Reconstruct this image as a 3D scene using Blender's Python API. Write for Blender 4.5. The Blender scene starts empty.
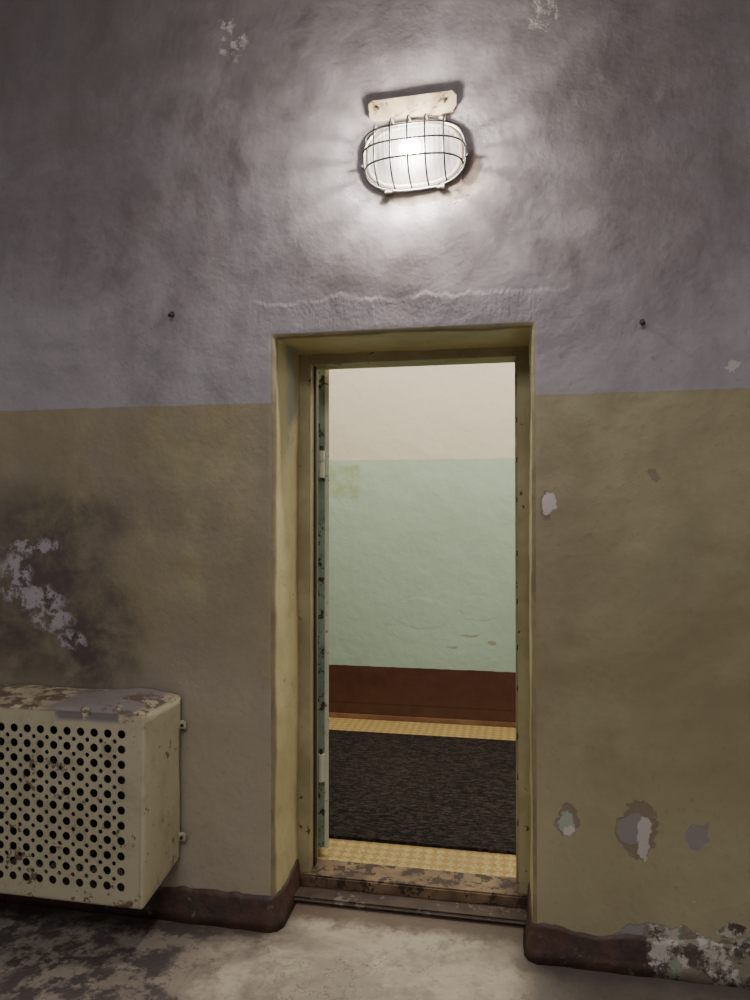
import bpy, bmesh, math, random
from mathutils import Vector, noise as mn
random.seed(4)
scene = bpy.context.scene
col = scene.collection

# ------------------------------------------------------------------ helpers
def link(o, parent=None):
    col.objects.link(o)
    if parent: o.parent = parent
    return o
def mesh_obj(name, verts, faces, mats=(), parent=None, smooth=False):
    me = bpy.data.meshes.new(name); me.from_pydata(verts, [], faces); me.update()
    for m in mats: me.materials.append(m)
    if smooth:
        for p in me.polygons: p.use_smooth = True
    return link(bpy.data.objects.new(name, me), parent)
def box(name, x0,x1,y0,y1,z0,z1, mat, parent=None, bevel=0.0, seg=2):
    bm = bmesh.new()
    vs=[bm.verts.new(p) for p in [(x0,y0,z0),(x1,y0,z0),(x1,y1,z0),(x0,y1,z0),(x0,y0,z1),(x1,y0,z1),(x1,y1,z1),(x0,y1,z1)]]
    for f in [(3,2,1,0),(4,5,6,7),(0,1,5,4),(1,2,6,5),(2,3,7,6),(3,0,4,7)]: bm.faces.new([vs[i] for i in f])
    if bevel>0: bmesh.ops.bevel(bm, geom=bm.edges[:], offset=bevel, segments=seg, affect='EDGES')
    me=bpy.data.meshes.new(name); bm.to_mesh(me); bm.free(); me.materials.append(mat)
    return link(bpy.data.objects.new(name, me), parent)
def empty(name, loc=(0,0,0)):
    e=bpy.data.objects.new(name,None); e.location=loc; e.empty_display_size=.1; return link(e)
def wire(name, paths, r, mat, parent=None, cyclic=False):
    cu=bpy.data.curves.new(name,'CURVE'); cu.dimensions='3D'; cu.bevel_depth=r; cu.bevel_resolution=3; cu.use_fill_caps=True
    for pts in paths:
        s=cu.splines.new('POLY'); s.points.add(len(pts)-1)
        for p,q in zip(s.points,pts): p.co=(*q,1)
        s.use_cyclic_u=cyclic
    cu.materials.append(mat)
    return link(bpy.data.objects.new(name,cu),parent)

class M:
    def __init__(s,name):
        s.m=bpy.data.materials.new(name); s.m.use_nodes=True; s.nt=s.m.node_tree; s.nt.nodes.clear()
        s.out=s.nt.nodes.new('ShaderNodeOutputMaterial'); s.b=s.nt.nodes.new('ShaderNodeBsdfPrincipled')
        s.nt.links.new(s.b.outputs[0], s.out.inputs[0])
        tc=s.nt.nodes.new('ShaderNodeTexCoord'); s.co=tc.outputs['Object']
        sp=s.nt.nodes.new('ShaderNodeSeparateXYZ'); s.L(s.co,sp.inputs[0]); s.x,s.y,s.z=sp.outputs
        s.dx=s.dz=None
    def L(s,a,b):
        if isinstance(a,(int,float)): b.default_value=a
        elif isinstance(a,tuple): b.default_value=(*a,1) if len(a)==3 and b.type=='RGBA' else a
        else: s.nt.links.new(a,b)
    def math(s,op,a,b=0.0,c=None,clamp=False):
        n=s.nt.nodes.new('ShaderNodeMath'); n.operation=op; n.use_clamp=clamp
        s.L(a,n.inputs[0]); s.L(b,n.inputs[1])
        if c is not None: s.L(c,n.inputs[2])
        return n.outputs[0]
    def mix(s,f,a,b,mode='MIX'):
        n=s.nt.nodes.new('ShaderNodeMix'); n.data_type='RGBA'; n.blend_type=mode
        s.L(f,n.inputs[0]); s.L(a,n.inputs[6]); s.L(b,n.inputs[7]); return n.outputs[2]
    def scalev(s,v):
        n=s.nt.nodes.new('ShaderNodeVectorMath'); n.operation='MULTIPLY'; s.L(s.co,n.inputs[0]); n.inputs[1].default_value=v; return n.outputs[0]
    def noise(s,scale,detail=4,rough=.55,vec=None,dist=0,off=None):
        n=s.nt.nodes.new('ShaderNodeTexNoise'); v=vec or s.co
        if off:
            a=s.nt.nodes.new('ShaderNodeVectorMath'); a.operation='ADD'; s.L(v,a.inputs[0]); a.inputs[1].default_value=off; v=a.outputs[0]
        s.L(v,n.inputs['Vector']); n.inputs['Scale'].default_value=scale; n.inputs['Detail'].default_value=detail
        n.inputs['Roughness'].default_value=rough; n.inputs['Distortion'].default_value=dist
        return n.outputs['Fac']
    def voro(s,scale,feature='DISTANCE_TO_EDGE',vec=None):
        n=s.nt.nodes.new('ShaderNodeTexVoronoi'); n.feature=feature; s.L(vec or s.co,n.inputs['Vector']); n.inputs['Scale'].default_value=scale
        return n.outputs['Distance']
    def ss(s,v,a,b,lo=0.,hi=1.):
        n=s.nt.nodes.new('ShaderNodeMapRange'); n.interpolation_type='SMOOTHSTEP'
        s.L(v,n.inputs[0]); s.L(a,n.inputs[1]); s.L(b,n.inputs[2]); n.inputs[3].default_value=lo; n.inputs[4].default_value=hi; return n.outputs[0]
    def distort(s,amp=.06,sc=14):
        s.dx=s.math('MULTIPLY_ADD',s.math('SUBTRACT',s.noise(sc,6,.7),.5),amp*2,s.x)
        s.dz=s.math('MULTIPLY_ADD',s.math('SUBTRACT',s.noise(sc,6,.7,off=(7.3,1.1,4.2)),.5),amp*2,s.z)
    def blob(s,cx,cz,rx,rz,soft=.08):
        a=s.math('DIVIDE',s.math('SUBTRACT',s.dx,cx),rx); b=s.math('DIVIDE',s.math('SUBTRACT',s.dz,cz),rz)
        d=s.math('ADD',s.math('MULTIPLY',a,a),s.math('MULTIPLY',b,b))
        return s.ss(d,1-soft,1+soft,1.,0.)
    def mx(s,*a):
        r=a[0]
        for b in a[1:]: r=s.math('MAXIMUM',r,b)
        return r
    def mul(s,a,b): return s.math('MULTIPLY',a,b)
    def bump(s,h,strength=.5,dist=.01):
        n=s.nt.nodes.new('ShaderNodeBump'); s.L(strength,n.inputs['Strength']); n.inputs['Distance'].default_value=dist
        s.L(h,n.inputs['Height']); s.L(n.outputs[0],s.b.inputs['Normal'])
    def fin(s,color,rough=.7,metal=0.):
        s.L(color,s.b.inputs['Base Color']); s.L(rough,s.b.inputs['Roughness']); s.L(metal,s.b.inputs['Metallic']); return s.m

# ------------------------------------------------------------------ materials
def peel_colors(s):
    pc=s.mix(s.ss(s.noise(9,6,.72,off=(1,5,2)),.46,.52),(.50,.46,.41),(.10,.075,.06))
    pc=s.mix(s.ss(s.noise(13,6,.72,off=(9,5,2)),.53,.57),pc,(.25,.29,.21))
    pc=s.mix(s.ss(s.noise(10,6,.72,off=(3,15,2)),.52,.56),pc,(.24,.20,.15))
    return pc
def mat_wall():
    s=M('plaster_two_tone'); s.distort(.05,13)
    n1=s.noise(1.7,7,.66,dist=.5); n2=s.noise(6,7,.70,dist=.3); n3=s.noise(45,4,.6); n4=s.noise(3.2,7,.72,vec=s.scalev((1,1,.55)),off=(5,0,1))
    # upper lilac-grey limewash, with lamp falloff painted into it
    up=s.mix(s.ss(n1,.34,.64),(.210,.182,.185),(.340,.310,.322))
    up=s.mix(s.ss(n4,.50,.68,0,.55),up,(.155,.132,.128))
    up=s.mix(s.ss(n2,.45,.28,0,.45),up,(.42,.384,.395))
    up=s.mix(s.ss(n2,.55,.70,0,.45),up,(.16,.136,.130))
    top=s.ss(s.z,2.5,3.4,0,.5); up=s.mix(top,up,(.165,.143,.140))  # darker towards the ceiling: fading lamp light put into the colour
    side=s.ss(s.math('ABSOLUTE',s.math('ADD',s.x,.35)),.5,1.2,0,.4); up=s.mix(s.mul(side,s.ss(s.z,2.1,2.5)),up,(.15,.130,.128))  # darker to both sides of the lamp: its falloff painted in
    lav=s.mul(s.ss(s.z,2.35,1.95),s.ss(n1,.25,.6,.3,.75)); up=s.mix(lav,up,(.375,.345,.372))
    # lower olive oil paint
    lo=s.mix(s.ss(n1,.35,.65),(.275,.235,.128),(.36,.32,.185))
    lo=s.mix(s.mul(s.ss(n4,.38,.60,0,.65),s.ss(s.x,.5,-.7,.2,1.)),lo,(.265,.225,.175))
    lo=s.mix(s.ss(s.z,.95,.25,0,.5),lo,(.46,.42,.26))
    lo=s.mix(s.mul(s.ss(s.z,1.15,.7),s.ss(s.x,-.5,-.9,0,.6)),lo,(.38,.335,.275))
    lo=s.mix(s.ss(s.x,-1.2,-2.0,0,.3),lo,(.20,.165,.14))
    edge=s.math('MULTIPLY_ADD',s.math('SUBTRACT',s.noise(9,4),.5),.012,s.z)
    c=s.mix(s.ss(edge,1.850,1.854),lo,up)
    c=s.mix(s.ss(n3,.56,.76,0,.25),c,(.12,.10,.09))
    # damp stain with salts, left
    band=s.mul(s.mul(s.ss(s.z,1.28,1.42),s.ss(s.z,1.62,1.52)),s.mul(s.ss(s.x,-.75,-1.3),s.ss(n4,.35,.6,.1,.6)))
    c=s.mix(band,c,(.20,.165,.12))
    stain=s.mul(s.mx(s.blob(-1.82,1.17,.34,.34,.9),s.blob(-1.56,1.0,.20,.22,.9),s.blob(-1.70,1.42,.26,.10,.9)),s.ss(n2,.30,.60,.25,.95))
    c=s.mix(stain,c,(.090,.068,.060))
    fine=s.noise(17,7,.75,off=(3,0,8))
    salt=s.mul(s.mx(s.blob(-1.87,1.22,.07,.10,.5),s.blob(-1.76,1.13,.10,.055,.5),s.blob(-1.71,1.06,.09,.04,.5),s.blob(-1.63,.985,.06,.035,.5),s.blob(-1.8,1.33,.12,.025,.5)),s.ss(fine,.45,.53))
    c=s.mix(s.mul(salt,.85),c,(.43,.395,.43))
    # peeled patches
    rust=s.mx(s.blob(.385,.445,.062,.095),s.blob(.165,.458,.036,.045),s.blob(.1,1.49,.022,.045),s.blob(.437,1.583,.016,.018))
    c=s.mix(s.mul(rust,.7),c,(.20,.155,.12))
    grey=s.mx(s.blob(.56,.44,.035,.05),s.blob(.37,.45,.04,.05),s.blob(.42,.11,.11,.04))
    c=s.mix(grey,c,(.29,.265,.25))
    white=s.mx(s.blob(.405,.45,.026,.045),s.blob(.40,.385,.022,.035),s.blob(.11,1.50,.024,.035),s.blob(.672,1.93,.022,.014),
               s.mul(s.blob(-1.0,3.19,.06,.09,.6),s.ss(fine,.5,.6)),s.mul(s.blob(.09,3.13,.05,.06,.6),s.ss(fine,.48,.6)))
    c=s.mix(white,c,(.55,.51,.47))
    grn=s.mx(s.blob(.16,.455,.024,.03)); c=s.mix(grn,c,(.36,.42,.34))
    wh2=s.blob(.172,.43,.018,.014); c=s.mix(wh2,c,(.6,.57,.52))
    big=s.mx(s.blob(.50,.09,.12,.06,.1),s.blob(.68,.05,.17,.085,.1),s.blob(.66,.16,.04,.02,.1),s.blob(.44,.13,.05,.03,.1))
    c=s.mix(big,c,peel_colors(s))
    # broken rough plaster around the lamp
    lampb=s.blob(-.27,2.560,.19,.045,.3); c=s.mix(s.mul(lampb,.75),c,(.24,.185,.13))
    dark=s.blob(-.140,2.625,.035,.06,.4); c=s.mix(s.mul(dark,.85),c,(.10,.07,.05))
    halo=s.blob(-.335,2.68,.26,.20,.35)
    # broken plaster edge above the door
    zc=s.math('MULTIPLY_ADD',s.math('SUBTRACT',s.noise(4,6,.65,vec=s.scalev((1,0,0))),.5),.17,2.205)
    dz=s.math('SUBTRACT',s.z,zc); xm=s.mul(s.ss(s.x,-.98,-.85),s.ss(s.x,.22,.05))
    ledge=s.mul(s.ss(dz,.010,-.010),s.mul(xm,s.ss(dz,-.22,0)))
    edge_glint=s.mul(s.ss(s.math('ABSOLUTE',dz),.003,.0005),s.mul(xm,s.ss(n4,.46,.54,.0,.3))); c=s.mix(edge_glint,c,(.45,.41,.39))  # pale line paints the highlight along the lit plaster ledge
    h=s.math('MULTIPLY_ADD',s.noise(6,5,.55),.65,s.mul(n3,.12))
    h=s.math('ADD',h,s.mul(s.noise(13,2,.5),.18))
    h=s.math('ADD',h,s.mul(s.noise(2.6,2,.5),2.2))
    h=s.math('MULTIPLY_ADD',s.mul(ledge,s.ss(n4,.38,.58,.25,1.)),.28,h); h=s.math('MULTIPLY_ADD',halo,-.35,h)
    h=s.math('SUBTRACT',h,s.mul(s.mx(rust,grey,white,big,lampb),.22))
    s.bump(h,s.ss(s.z,1.8,2.0,.5,.66),.014)
    r=s.ss(s.z,1.84,1.86,.5,.85)
    return s.fin(c,r)
def mat_reveal():
    s=M('reveal_yellow_paint'); s.distort(.03,14)
    n2=s.noise(7,5,.6); n=s.noise(2,4)
    c=s.mix(s.ss(n,.3,.7),(.50,.43,.225),(.63,.56,.32)); c=s.mix(s.ss(n2,.52,.72,0,.45),c,(.34,.285,.16))
    c=s.mix(s.mul(s.ss(s.x,-.80,-.83),s.mul(s.ss(s.y,.11,.16),s.mul(s.ss(s.y,.26,.24),s.mul(s.ss(s.z,1.62,1.75),s.ss(n2,.36,.46))))),c,(.36,.38,.32))
    c=s.mix(s.ss(s.noise(30,4,.7),.66,.70,0,.7),c,(.13,.09,.06))
    c=s.mix(s.ss(s.y,.035,.006,0,.85),c,s.mix(s.ss(n2,.4,.6),(.24,.20,.11),(.15,.12,.075)))
    s.bump(s.math('ADD',n2,s.mul(s.noise(40,3),.2)),.6,.01); return s.fin(c,.5)
def mat_brown(name='brown_baseboard_paint',peel=True):
    s=M(name); s.distort(.05,14)
    c=s.mix(s.noise(6,5,.6),(.05,.024,.018),(.115,.060,.043))
    c=s.mix(s.ss(s.noise(9,6,.75),.48,.60,0,.85),c,(.045,.032,.028)); c=s.mix(s.ss(s.noise(18,6,.75,off=(3,3,3)),.60,.66,0,.7),c,(.22,.185,.145))
    big=s.mx(s.blob(.54,.08,.14,.12,.1),s.blob(.82,.05,.2,.2,.1)); c=s.mix(big,c,peel_colors(s))
    s.bump(s.noise(18,5),.8,.010); return s.fin(c,.55)
def mat_floor():
    s=M('worn_concrete_floor'); s.distort(.05,8)
    n1=s.noise(2.4,7,.7,dist=.5); n2=s.noise(10,7,.72); n3=s.noise(60,4,.6)
    c=s.mix(s.ss(n1,.36,.58),(.33,.285,.225),(.54,.475,.36)); c=s.mix(s.ss(n2,.50,.62,0,.65),c,(.27,.225,.18)); c=s.mix(s.ss(n3,.58,.7,0,.5),c,(.16,.135,.11))
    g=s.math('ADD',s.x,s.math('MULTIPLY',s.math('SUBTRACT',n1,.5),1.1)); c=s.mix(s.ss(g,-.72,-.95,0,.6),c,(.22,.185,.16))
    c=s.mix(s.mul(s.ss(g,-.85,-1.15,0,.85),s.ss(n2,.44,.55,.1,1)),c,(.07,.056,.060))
    w=s.math('ADD',s.y,s.math('MULTIPLY',s.math('SUBTRACT',n2,.5),.16)); c=s.mix(s.mul(s.ss(w,-.12,-.03,0,.85),s.ss(s.math('ABSOLUTE',s.math('ADD',s.x,.39)),.32,.46,.25,1)),c,(.08,.06,.05))  # wall-line stains thin out at the door, painting the lamp's pool lighter
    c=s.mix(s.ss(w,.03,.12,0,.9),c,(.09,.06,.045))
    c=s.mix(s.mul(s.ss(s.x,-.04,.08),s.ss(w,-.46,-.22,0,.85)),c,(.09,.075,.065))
    ln=s.noise(1.6,6,.65,off=(2,8,0)); c=s.mix(s.ss(s.math('ABSOLUTE',s.math('SUBTRACT',ln,.5)),.0035,.001,0,.55),c,(.10,.08,.07))
    s.bump(s.math('ADD',n2,s.mul(n3,.3)),.6,.01); return s.fin(c,.5)
def mat_plain(name,a,b,scale=6,rough=.6,bump=.3,chip=None,chipthr=.62,metal=0.):
    s=M(name); n=s.noise(scale,5,.6); c=s.mix(s.ss(n,.3,.7),a,b)
    h=n
    if chip:
        k=s.ss(s.noise(scale*2.5,5,.7,off=(4,2,9)),chipthr,chipthr+.03); c=s.mix(k,c,chip); h=s.math('MULTIPLY_ADD',k,-.5,n)
    s.bump(h,bump,.006); return s.fin(c,rough,metal)
def mat_corr():
    s=M('corridor_three_band_paint'); s.distort(.03,12)
    n=s.noise(2,5); n2=s.noise(12,5,.6)
    cream=s.mix(n,(.60,.545,.42),(.68,.62,.49)); mint=s.mix(n,(.36,.48,.375),(.45,.56,.445)); br=s.mix(n2,(.055,.020,.012),(.115,.045,.025))
    sq=s.mul(s.mul(s.ss(s.dx,-1.32,-1.30),s.ss(s.dx,-1.03,-1.06)),s.mul(s.ss(s.dz,1.54,1.58),s.ss(s.dz,1.79,1.77)))
    mint=s.mix(s.mul(sq,s.ss(n2,.40,.58,.15,.8)),mint,(.33,.40,.21))
    mint=s.mix(s.mul(s.mx(s.blob(-.30,.64,.06,.010),s.blob(-.15,.60,.03,.015),s.blob(-.42,.56,.035,.008)),.7),mint,(.27,.25,.17))
    ze=s.math('MULTIPLY_ADD',s.math('SUBTRACT',n2,.5),.008,s.z)
    c=s.mix(s.ss(ze,1.813,1.818),mint,cream); c=s.mix(s.ss(ze,.414,.410),c,br)
    c=s.mix(s.mul(s.ss(s.math('ABSOLUTE',s.math('SUBTRACT',s.z,.16)),.006,.002,0,.6),s.ss(s.z,.2,.18)),c,(.035,.014,.008))
    pa=s.mx(s.blob(-.62,.78,.20,.10,.15),s.blob(-.22,.82,.14,.08,.15))
    s.bump(s.math('MULTIPLY_ADD',pa,.12,s.math('ADD',s.mul(s.noise(5,4),1.1),s.mul(n2,.35))),.7,.012)
    return s.fin(c,.45)
def mat_lino():
    s=M('patterned_yellow_lino')
    mp=s.nt.nodes.new('ShaderNodeMapping'); s.L(s.co,mp.inputs[0]); mp.inputs['Rotation'].default_value=(0,0,math.radians(45))
    ck=s.nt.nodes.new('ShaderNodeTexChecker'); s.L(mp.outputs[0],ck.inputs[0]); ck.inputs['Scale'].default_value=30
    v=s.voro(75); c=s.mix(ck.outputs['Fac'],(.40,.27,.085),(.54,.42,.175)); c=s.mix(s.ss(v,.12,.02,0,.7),c,(.22,.13,.045))
    c=s.mix(s.ss(s.noise(5,4),.5,.7,0,.3),c,(.3,.2,.1))
    return s.fin(c,.45)
def mat_mat():
    s=M('black_ribbed_rubber')
    n=s.noise(1,4,.75,vec=s.scalev((26,75,10))); n2=s.noise(1,3,.6,vec=s.scalev((70,30,10)),off=(3,3,3)); k=s.noise(2,4)
    c=s.mix(s.ss(n,.42,.62),(.005,.004,.004),(.058,.040,.032)); c=s.mix(s.ss(n2,.5,.65,0,.8),c,(.005,.0045,.004)); c=s.mix(s.ss(k,.4,.7,0,.2),c,(.045,.035,.028))
    s.b.inputs['Specular IOR Level'].default_value=.2
    s.bump(s.math('ADD',n,n2),1.,.012); return s.fin(c,.85)
def mat_cover(name='chipped_cream_enamel',top=False):
    s=M(name); s.distort(.03,18)
    n=s.noise(3,5); n2=s.noise(20,5,.65); m=s.noise(8,6,.72,off=(1,1,1))
    c=s.mix(n,(.45,.41,.27),(.54,.50,.35))
    zt=s.ss(s.z,.798,.806)
    t=s.mix(s.ss(m,.46,.50),(.38,.32,.21),(.13,.09,.07)); t=s.mix(s.ss(n2,.53,.58),t,(.44,.39,.27))
    t=s.mix(s.mul(s.ss(s.x,-1.58,-1.52),s.mul(s.ss(s.x,-1.27,-1.34),s.ss(m,.60,.52))),t,(.20,.175,.17))
    c=s.mix(zt,c,t)
    c=s.mix(s.mul(s.mul(s.ss(s.z,.765,.785),s.ss(s.x,-1.215,-1.24)),s.mul(s.ss(s.math('ADD',s.x,s.mul(n2,.2)),-1.44,-1.38),s.ss(m,.60,.54))),c,(.22,.195,.19))
    c=s.mix(s.mul(s.ss(s.noise(13,6,.78,off=(2,2,2)),.595,.62),.9),c,(.13,.08,.05))
    c=s.mix(s.mul(s.ss(s.noise(9,5,.7,off=(5,2,2)),.48,.7),.4),c,(.25,.19,.12))
    s.bump(n2,.35,.004); return s.fin(c,.45)
def mat_emit(name,color,st):
    s=M(name); s.b.inputs['Emission Color'].default_value=(*color,1); s.b.inputs['Emission Strength'].default_value=st
    return s.fin(color,.4)
def mat_glass():
    s=M('ribbed_lamp_glass'); nt=s.nt
    tr=nt.nodes.new('ShaderNodeBsdfTransparent'); tr.inputs[0].default_value=(.95,.95,.93,1)
    em=nt.nodes.new('ShaderNodeEmission'); em.inputs[0].default_value=(1,.95,.85,1)
    r=s.math('SQRT',s.math('ADD',s.math('POWER',s.math('DIVIDE',s.x,1.4),2.),s.math('POWER',s.z,2.)))
    g=s.ss(r,.0,.095,9.,.50)
    w=nt.nodes.new('ShaderNodeTexWave'); s.L(s.co,w.inputs[0]); w.bands_direction='X'; w.inputs['Scale'].default_value=20; w.inputs['Distortion'].default_value=3.5
    s.L(s.mul(g,s.ss(w.outputs['Fac'],0,1,.55,1.25)),em.inputs[1])
    m=nt.nodes.new('ShaderNodeMixShader'); m.inputs[0].default_value=.42; s.L(tr.outputs[0],m.inputs[1]); s.L(em.outputs[0],m.inputs[2])
    gl=nt.nodes.new('ShaderNodeBsdfGlossy'); gl.inputs['Roughness'].default_value=.08
    fr=nt.nodes.new('ShaderNodeFresnel'); m2=nt.nodes.new('ShaderNodeMixShader'); s.L(fr.outputs[0],m2.inputs[0]); s.L(m.outputs[0],m2.inputs[1]); s.L(gl.outputs[0],m2.inputs[2])
    s.L(m2.outputs[0],s.out.inputs[0]); return s.m

WALL=mat_wall(); REV=mat_reveal(); BROWN=mat_brown(); FLOOR=mat_floor(); CORR=mat_corr(); LINO=mat_lino(); MATM=mat_mat(); COVER=mat_cover()
DARK=mat_plain('dark_iron',(.02,.018,.016),(.05,.04,.035),rough=.5)
BLACK=mat_plain('glare_damping_black',(.02,.019,.018),(.035,.033,.03),rough=.9)  # for the added disc that stops the housing blowing out
WIREM=mat_plain('cage_wire_steel',(.02,.017,.014),(.05,.042,.035),rough=.6)
CEIL=mat_plain('ceiling_lime',(.30,.28,.29),(.40,.38,.39)); CCEIL=mat_plain('corridor_ceiling_lime',(.65,.62,.55),(.72,.69,.62))
FRAME=mat_plain('olive_frame_paint',(.30,.265,.14),(.42,.38,.21),chip=(.09,.06,.04),chipthr=.64)
LEAF=mat_plain('mint_door_paint',(.20,.30,.20),(.34,.45,.33),scale=9,chip=(.05,.035,.025),chipthr=.55)
EDGE=mat_plain('pale_door_edge',(.55,.58,.45),(.65,.66,.52),scale=9,chip=(.2,.14,.08),chipthr=.6)
THR=mat_plain('threshold_brown_paint',(.11,.07,.045),(.27,.18,.10),scale=8,chip=(.05,.03,.02),chipthr=.50)
THRD=mat_plain('step_dark_brown',(.035,.020,.015),(.075,.048,.034),scale=10,chip=(.15,.12,.095),chipthr=.58)
PLATE=mat_plain('aged_cream_plate',(.20,.15,.085),(.32,.26,.16),scale=16,chip=(.10,.055,.025),chipthr=.57,rough=.8)
HOUS=mat_plain('lamp_housing_cream',(.22,.20,.16),(.33,.30,.25),rough=.5)

# ------------------------------------------------------------------ front wall with deep reveal
XL,XR,H=-2.6,1.6,3.7
ox0,ox1,oz=-.836,.052,2.083; R=.014
def disp(x,z):
    v=Vector((x*1.3,3.1,z*1.3)); w=Vector((x*5,1.7,z*5))
    g=math.exp(-((x+.33)**2+(z-2.6)**2)/.3)
    return (mn.noise(v)*.010+mn.noise(w)*.0032*(1+1.0*g)+mn.noise(w*2.6)*.0009*(1+.5*g))
def lin(a,b,st):
    n=max(1,round((b-a)/st)); return [a+(b-a)*i/n for i in range(n+1)]
st=.02
a0,a1,az=ox0-R,ox1+R,oz+R
xs=lin(XL,a0,st)[:-1]+lin(a0,a1,st)[:-1]+lin(a1,XR,st); zs=lin(0,az,st)[:-1]+lin(az,H,st)
iL=len(lin(XL,a0,st))-1; iR=iL+len(lin(a0,a1,st))-1; jT=len(lin(0,az,st))-1
V=[];F=[];mi=[]; nx=len(xs)
for z in zs:
    for x in xs: V.append((x,disp(x,z),z))
for j in range(len(zs)-1):
    for i in range(nx-1):
        if iL<=i<iR and j<jT: continue
        a=j*nx+i; F.append((a,a+1,a+nx+1,a+nx)); mi.append(0)
loop=[(j*nx+iL,1,0) for j in range(jT)]+[(jT*nx+iL,1,-1)]+[(jT*nx+i,0,-1) for i in range(iL+1,iR)]+[(jT*nx+iR,-1,-1)]+[(j*nx+iR,-1,0) for j in range(jT-1,-1,-1)]
prev=[l[0] for l in loop]
prof=[]
for k in range(1,6):
    an=k/5*math.pi/2; prof.append((R*math.sin(an),R*(1-math.cos(an)),True))
for k in range(1,13): prof.append((R+.002*k/12, R+(.30-R)*k/12, True))
for (ins,yy,rv) in prof:
    cur=[]
    for (idx,sx,sz) in loop:
        bx,by,bz=V[idx]
        wob=(mn.noise(Vector((bx*4,yy*5,bz*4)))*.006+mn.noise(Vector((bx*14,yy*9,bz*14)))*.0025)*min(1,ins/R)
        V.append((bx+sx*(ins+wob),by*(1-yy/.3)+yy,bz+sz*(ins+wob))); cur.append(len(V)-1)
    for a in range(len(loop)-1):
        F.append((prev[a],prev[a+1],cur[a+1],cur[a])); mi.append(1 if rv else 0)
    prev=cur
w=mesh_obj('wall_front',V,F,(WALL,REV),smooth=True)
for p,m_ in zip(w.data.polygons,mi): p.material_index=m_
bm=bmesh.new(); bm.from_mesh(w.data); bmesh.ops.recalc_face_normals(bm,faces=bm.faces[:]); bm.to_mesh(w.data); bm.free()

bmv=[];bmf=[]
def addbox(x0,x1,y0,y1,z0,z1):
    b=len(bmv); bmv.extend([(x0,y0,z0),(x1,y0,z0),(x1,y1,z0),(x0,y1,z0),(x0,y0,z1),(x1,y0,z1),(x1,y1,z1),(x0,y1,z1)])
    for f in [(3,2,1,0),(4,5,6,7),(0,1,5,4),(1,2,6,5),(2,3,7,6),(3,0,4,7)]: bmf.append([b+i for i in f])
addbox(XL,-.832,.30,.42,0,H); addbox(.050,XR,.30,.42,0,H); addbox(-.832,.050,.30,.42,2.083,H)
mesh_obj('wall_corridor_near',bmv,bmf,(CORR,))
box('wall_left',XL-.1,XL,-4.3,2.5,0,H,CEIL); box('wall_right',XR,XR+.1,-4.3,2.5,0,H,CEIL); box('wall_back',XL,XR,-4.3,-4.2,0,H,CEIL)
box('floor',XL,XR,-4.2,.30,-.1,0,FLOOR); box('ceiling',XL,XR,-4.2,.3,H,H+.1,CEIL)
box('wall_corridor_far',XL,XR,2.39,2.5,0,H,CORR)
box('floor_corridor',XL,XR,.30,2.39,-.1,.055,LINO); box('ceiling_corridor',XL,XR,.3,2.39,3.2,3.7,CCEIL)
box('baseboard_corridor',XL,XR,2.372,2.392,.055,.085,mat_plain('skirting_light_brown',(.16,.075,.04),(.25,.13,.07)),bevel=.004)
mo=box('rubber_floor_mat',-2.2,1.2,.60,2.07,.055,.067,MATM,bevel=.003)

def sweep(name,path,mat,h=.11,t=.010):
    pts=[]
    for a,b in zip(path[:-1],path[1:]):
        n=max(1,int(math.dist(a,b)/.02))
        for i in range(n): pts.append((a[0]+(b[0]-a[0])*i/n,a[1]+(b[1]-a[1])*i/n))
    pts.append(path[-1]); V=[];F=[]
    for i,p in enumerate(pts):
        q0=pts[max(0,i-1)];q1=pts[min(len(pts)-1,i+1)]; d=Vector((q1[0]-q0[0],q1[1]-q0[1])).normalized(); nrm=Vector((d.y,-d.x))
        hh=h+mn.noise(Vector((p[0]*6,p[1]*6,0)))*.022+mn.noise(Vector((p[0]*25,p[1]*25,0)))*.010
        for (o,z) in [(-.03,0),(t+.016,0),(t+.002,hh*.25),(t*.7,hh*.85),(t*.3,hh),(-.03,hh+.004)]:
            o2=o+((mn.noise(Vector((p[0]*10,p[1]*10,z*9)))+.5*mn.noise(Vector((p[0]*30,p[1]*30,z*20))))*.006 if o>0 else 0)
            V.append((p[0]+nrm.x*o2,p[1]+nrm.y*o2,z))
    for i in range(len(pts)-1):
        for k in range(5):
            a=i*6+k; F.append((a,a+6,a+7,a+1))
    n=len(pts)-1
    F.append(tuple(range(6))); F.append(tuple(n*6+k for k in range(5,-1,-1)))
    return mesh_obj(name,V,F,(mat,),smooth=True)
sweep('baseboard_left',[(XL,0),(-.852,0),(-.840,.006),(-.834,.02),(-.834,.27)],BROWN)
sweep('baseboard_right',[(.050,.27),(.050,.02),(.056,.006),(.068,0),(XR,0)],BROWN)

# ------------------------------------------------------------------ door
d=empty('door_1',(-.39,.33,0))
def dbox(*a,**k):
    o=box(*a,**k); o.parent=d; o.location=(.39,-.33,0); return o
dbox('frame_left',-.845,-.790,.285,.41,0.05,2.09,FRAME,bevel=.004)
dbox('frame_right',.008,.063,.285,.41,0.05,2.09,FRAME,bevel=.004)
dbox('frame_head',-.79,.01,.285,.41,2.045,2.095,FRAME,bevel=.004)
dbox('frame_gap_shade',-.792,-.782,.34,.365,.06,2.045,DARK)  # dark strip standing for the shade in the gap beside the leaf
dbox('frame_stop_right',-.001,.010,.37,.40,.06,2.045,FRAME)
dbox('threshold',-.835,.053,.265,.405,0.0,.062,THR,bevel=.006)
dbox('step',-.835,.053,.175,.27,0.0,.022,THRD,bevel=.009,seg=3)
for z in (.30,.47,.62,.80,.95,1.12,1.3,1.5,1.65,1.8):
    dbox('latch_hole',.0035,.0095,.30,.318,z,z+.02,DARK)
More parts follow.
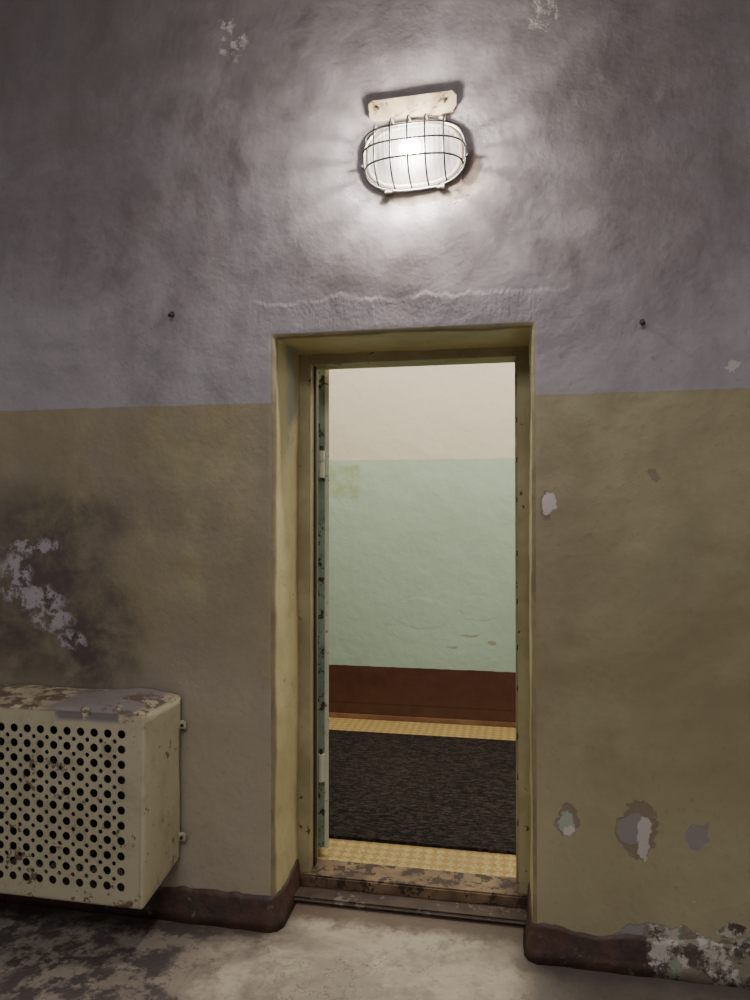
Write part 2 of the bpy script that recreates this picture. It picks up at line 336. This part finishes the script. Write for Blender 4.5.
leaf=bpy.data.objects.new('leaf',None); link(leaf,d); leaf.location=(.39-.811,-.33+.435,0); leaf.rotation_euler=(0,0,math.radians(27))
box('leaf_panel',0,.046,.0,.80,.085,2.07,LEAF,parent=leaf,bevel=.003)
box('leaf_edge_flange',.038,.056,-.012,.0,.085,2.07,EDGE,parent=leaf,bevel=.002)
box('leaf_edge_shadow',.002,.010,-.004,.002,.085,2.07,DARK,parent=leaf)
for z in (.42,1.66):
    wire('hinge_barrel',[[(.022,-.022,z-.055),(.022,-.022,z+.055)]],.014,EDGE,leaf)
    wire('hinge_pin',[[(.022,-.022,z+.055),(.022,-.022,z+.075)]],.007,DARK,leaf)
    box('hinge_strap',.0,.048,-.008,.002,z-.03,z+.03,EDGE,parent=leaf,bevel=.002)

# ------------------------------------------------------------------ radiator cover
rc=empty('radiator_cover',(0,0,0))
X0,X1,Y0,Z0,Z1=-2.25,-1.187,-.274,.172,.812; B=.012
bm=bmesh.new(); vs=[bm.verts.new(p) for p in [(X0,Y0,Z0),(X1,Y0,Z0),(X1,-.014,Z0+.045),(X0,-.014,Z0+.045),(X0,Y0,Z1),(X1,Y0,Z1),(X1,-.014,Z1),(X0,-.014,Z1)]]
for f in [(3,2,1,0),(4,5,6,7),(0,1,5,4),(1,2,6,5),(2,3,7,6),(3,0,4,7)]: bm.faces.new([vs[i] for i in f])
ee=[e for e in bm.edges if not all(abs(v.co.y)<.02 for v in e.verts)]
bmesh.ops.bevel(bm,geom=ee,offset=B,segments=5,affect='EDGES',profile=.5)
bm.normal_update()
kill=[f for f in bm.faces if (abs(f.normal.y)>.97 and f.calc_area()>.1) or (f.normal.z<-.9 and f.calc_area()>.05)]
bmesh.ops.delete(bm,geom=kill,context='FACES')
bmesh.ops.subdivide_edges(bm,edges=[e for e in bm.edges if e.calc_length()>.15],cuts=20,use_grid_fill=True)
for v in bm.verts:
    n=mn.noise(v.co*6)*.005
    if v.co.z>.80 and v.co.y>-.255: v.co.z+=n+.012*math.exp(-((v.co.x+1.34)**2)/.006)-.008*math.exp(-((v.co.x+1.187)**2)/.004)
    elif v.co.x>X1-.002: v.co.x+=n+.006*math.exp(-((v.co.z-.30)**2+(v.co.y+.12)**2)/.006)
me=bpy.data.meshes.new('shell'); bm.to_mesh(me); bm.free(); me.materials.append(COVER)
for p in me.polygons: p.use_smooth=True
sh=link(bpy.data.objects.new('shell',me),rc); so=sh.modifiers.new('s','SOLIDIFY'); so.thickness=.002
cu=bpy.data.curves.new('perforated_front','CURVE'); cu.dimensions='2D'; cu.fill_mode='BOTH'; cu.extrude=.0012
def poly(pts):
    s=cu.splines.new('POLY'); s.points.add(len(pts)-1)
    for p,q in zip(s.points,pts): p.co=(q[0],q[1],0,1)
    s.use_cyclic_u=True
poly([(X0+B,Z0+B),(X1-B,Z0+B),(X1-B,Z1-B),(X0+B,Z1-B)])
def circ(cx,cz,r,n=18): poly([(cx+r*math.cos(2*math.pi*k/n),cz+r*math.sin(2*math.pi*k/n)) for k in range(n)])
sp=.0495
for i in range(20):
    for j in range(11):
        cx=-1.265-i*sp; cz=.243+j*sp
        if cx<X0+.05: continue
        circ(cx,cz,.0140)
        if j<10 and i<19 and cx-sp/2>X0+.05: circ(cx-sp/2,cz+sp/2,.0075,12)
cu.materials.append(COVER)
cf=bpy.data.objects.new('tmp',cu); link(cf)
bpy.context.view_layer.update()
me=bpy.data.meshes.new_from_object(cf.evaluated_get(bpy.context.evaluated_depsgraph_get()))
bpy.data.objects.remove(cf)
for v in me.vertices: v.co=Vector((v.co.x,Y0+v.co.z,v.co.y))
me.update()
link(bpy.data.objects.new('perforated_front',me),rc)
if not me.materials: me.materials.append(COVER)
for i in range(11):
    x=-1.30-i*.08
    box('radiator_section',x-.03,x+.03,-.19,-.05,.22,.72,DARK,parent=rc,bevel=.022,seg=3)
wire('radiator_pipe',[[(-2.2,-.12,.28),(-1.25,-.12,.28)],[(-2.2,-.12,.66),(-1.25,-.12,.66)]],.016,DARK,rc)
for z in (.30,.70):
    box('fixing_tab',X1-.004,X1+.022,-.022,-.010,z-.014,z+.014,COVER,parent=rc,bevel=.003)
    wire('fixing_screw',[[(X1+.012,-.028,z),(X1+.012,-.008,z)]],.006,DARK,rc)

# ------------------------------------------------------------------ bulkhead lamp
LX,LZ=-.337,2.684
lp=empty('caged_bulkhead_lamp',(LX,0,LZ)); lp.rotation_euler=(0,math.radians(-1.0),0)
def se(a,b,ph,n=2.7):
    c,s_=math.cos(ph),math.sin(ph)
    return (a*math.copysign(abs(c)**(2/n),c), b*math.copysign(abs(s_)**(2/n),s_))
def ring(a,b,y,N=64): return [(se(a,b,2*math.pi*k/N)[0],y,se(a,b,2*math.pi*k/N)[1]) for k in range(N)]
def stack(name,rings,mat,cap=True):
    V=[p for r in rings for p in r]; N=len(rings[0]); F=[]
    for j in range(len(rings)-1):
        for k in range(N): F.append((j*N+k,j*N+(k+1)%N,(j+1)*N+(k+1)%N,(j+1)*N+k))
    if cap: F.append(tuple((len(rings)-1)*N+k for k in range(N)))
    o=mesh_obj(name,V,F,(mat,),lp,smooth=True); return o
stack('housing',[ring(.170,.110,.01),ring(.170,.110,-.006),ring(.164,.105,-.011),ring(.150,.094,-.013)],HOUS)
stack('glare_damping_disc',[ring(.152,.096,-.0135),ring(.150,.094,-.0145)],BLACK)  # added black disc, keeps the bulb from bleaching the housing face
dr=[]
for k in range(0,15):
    an=k/14*math.pi/2*.985; s_=math.cos(an)**.55; dr.append(ring(.157*s_,.101*s_,-.014-.090*math.sin(an)))
stack('glass_dome',dr,mat_glass())
bpy.ops.mesh.primitive_uv_sphere_add(segments=24,ring_count=16,radius=.024,location=(0,0,0)); bo=bpy.context.object; bo.name='bulb'
for c_ in bo.users_collection: c_.objects.unlink(bo)
link(bo,lp); bo.location=(-.005,-.076,-.004); bo.scale=(1.5,1,1); bo.data.materials.append(mat_emit('bulb_glow',(1,.93,.88),2900))
wire('cage_rim',[ring(.176,.116,-.007)],.0045,HOUS,lp,cyclic=True)
wire('cage_ring',[ring(.174,.114,-.018)],.0028,WIREM,lp,cyclic=True)
CB=.114
def cy(x,z,a=.174,b=CB,hh=.104):
    q=(abs(x/a)**2.7+abs(z/b)**2.7)**(1/2.7); q=min(q,1); return -.017-hh*(1-q**3.2)**(1/2.4)
paths=[]
for x in (-.122,-.066,-.008,.050,.110):
    zb=CB*(1-abs(x/.174)**2.7)**(1/2.7); paths.append([(x,cy(x,zb*math.sin(t)),zb*math.sin(t)) for t in [(-.5+k/40)*math.pi for k in range(41)]])
for z in (-.050,.005,.056):
    xb=.174*(1-abs(z/CB)**2.7)**(1/2.7); paths.append([(xb*math.sin(t),cy(xb*math.sin(t),z),z) for t in [(-.5+k/48)*math.pi for k in range(49)]])
wire('cage_wires',paths,.0031,WIREM,lp)
for sx,zz in ((-.09,-.116),(.09,-.116),(0,.115),(.10,.115)):
    box('cage_lug',sx-.014,sx+.014,-.018,-.002,zz-.007,zz+.007,HOUS,parent=lp,bevel=.003)
for sx in (-1,1):
    wire('lug_screw',[[(sx*.178,-.008,-.02),(sx*.178,-.020,-.02)]],.006,WIREM,lp)
# bent shield plate above the lamp, fixed almost flat to the wall
pl=[(-.150,0),(-.140,-.010),(.095,-.010),(.125,-.006),(.143,.004),(.150,.016),(.150,.050),(.135,.066),(-.140,.060),(-.154,.050)]
V=[]
for th in (0,.003):
    for (x,z) in pl: V.append((x,-.007-.02*(z+.010)-th,z))
n=len(pl); F=[tuple(range(n)),tuple(range(2*n-1,n-1,-1))]+[(k,(k+1)%n,n+(k+1)%n,n+k) for k in range(n)]
hp=mesh_obj('lamp_shield_plate',V,F,(PLATE,)); hp.location=(-.342,0.0,2.828)
sb=box('mounting_strip',-.14,.14,-.009,.01,-.006,.044,PLATE,parent=hp,bevel=.003)
for x in (-.12,.11):
    wire('plate_screw',[[(x,-.006,.03),(x,-.015,.03)]],.005,WIREM,hp)

# nails / hooks in the wall
for (x,z) in ((-1.229,2.187),(.403,2.076)):
    e=empty('bent_nail',(x,0,z))
    wire('shank',[[(0,.02,0),(0,-.018,.0),(.0,-.024,-.008)]],.004,DARK,e)
    wire('head',[[(0,-.023,-.008),(0,-.026,-.010)]],.007,DARK,e)
    sc=[(.008*math.cos(k/10*2*math.pi),.010*math.sin(k/10*2*math.pi)) for k in range(10)]
    mesh_obj('hole_rim',[(p[0],-.007,p[1]) for p in sc]+[(p[0]*1.5,.006,p[1]*1.5) for p in sc],[tuple(range(10))]+[(k,(k+1)%10,10+(k+1)%10,10+k) for k in range(10)],(DARK,),e)

# ------------------------------------------------------------------ lights
def area(name,loc,rot,sx,sy,P,colr):
    l=bpy.data.lights.new(name,'AREA'); l.shape='RECTANGLE'; l.size=sx; l.size_y=sy; l.energy=P; l.color=colr
    o=bpy.data.objects.new(name,l); o.location=loc; o.rotation_euler=[math.radians(a) for a in rot]; link(o)
area('room_fill_light',(-.4,-3.0,3.6),(22,0,0),2.4,1.6,82,(1,.97,.97))  # unseen fill added to raise the room's ambient light
area('ceiling_light_corridor',(-.2,1.35,3.17),(0,0,0),3.2,.5,85,(1,.93,.82))
wd=bpy.data.worlds.new('World'); scene.world=wd; wd.use_nodes=True; wd.node_tree.nodes['Background'].inputs[0].default_value=(.5,.5,.55,1); wd.node_tree.nodes['Background'].inputs[1].default_value=.1

cam=bpy.data.cameras.new('Camera'); cam.lens=26; cam.sensor_width=36; co=bpy.data.objects.new('Camera',cam); link(co)
co.location=(0,-2.444,1.468); co.rotation_euler=(math.radians(90.87),0,math.radians(11)); scene.camera=co
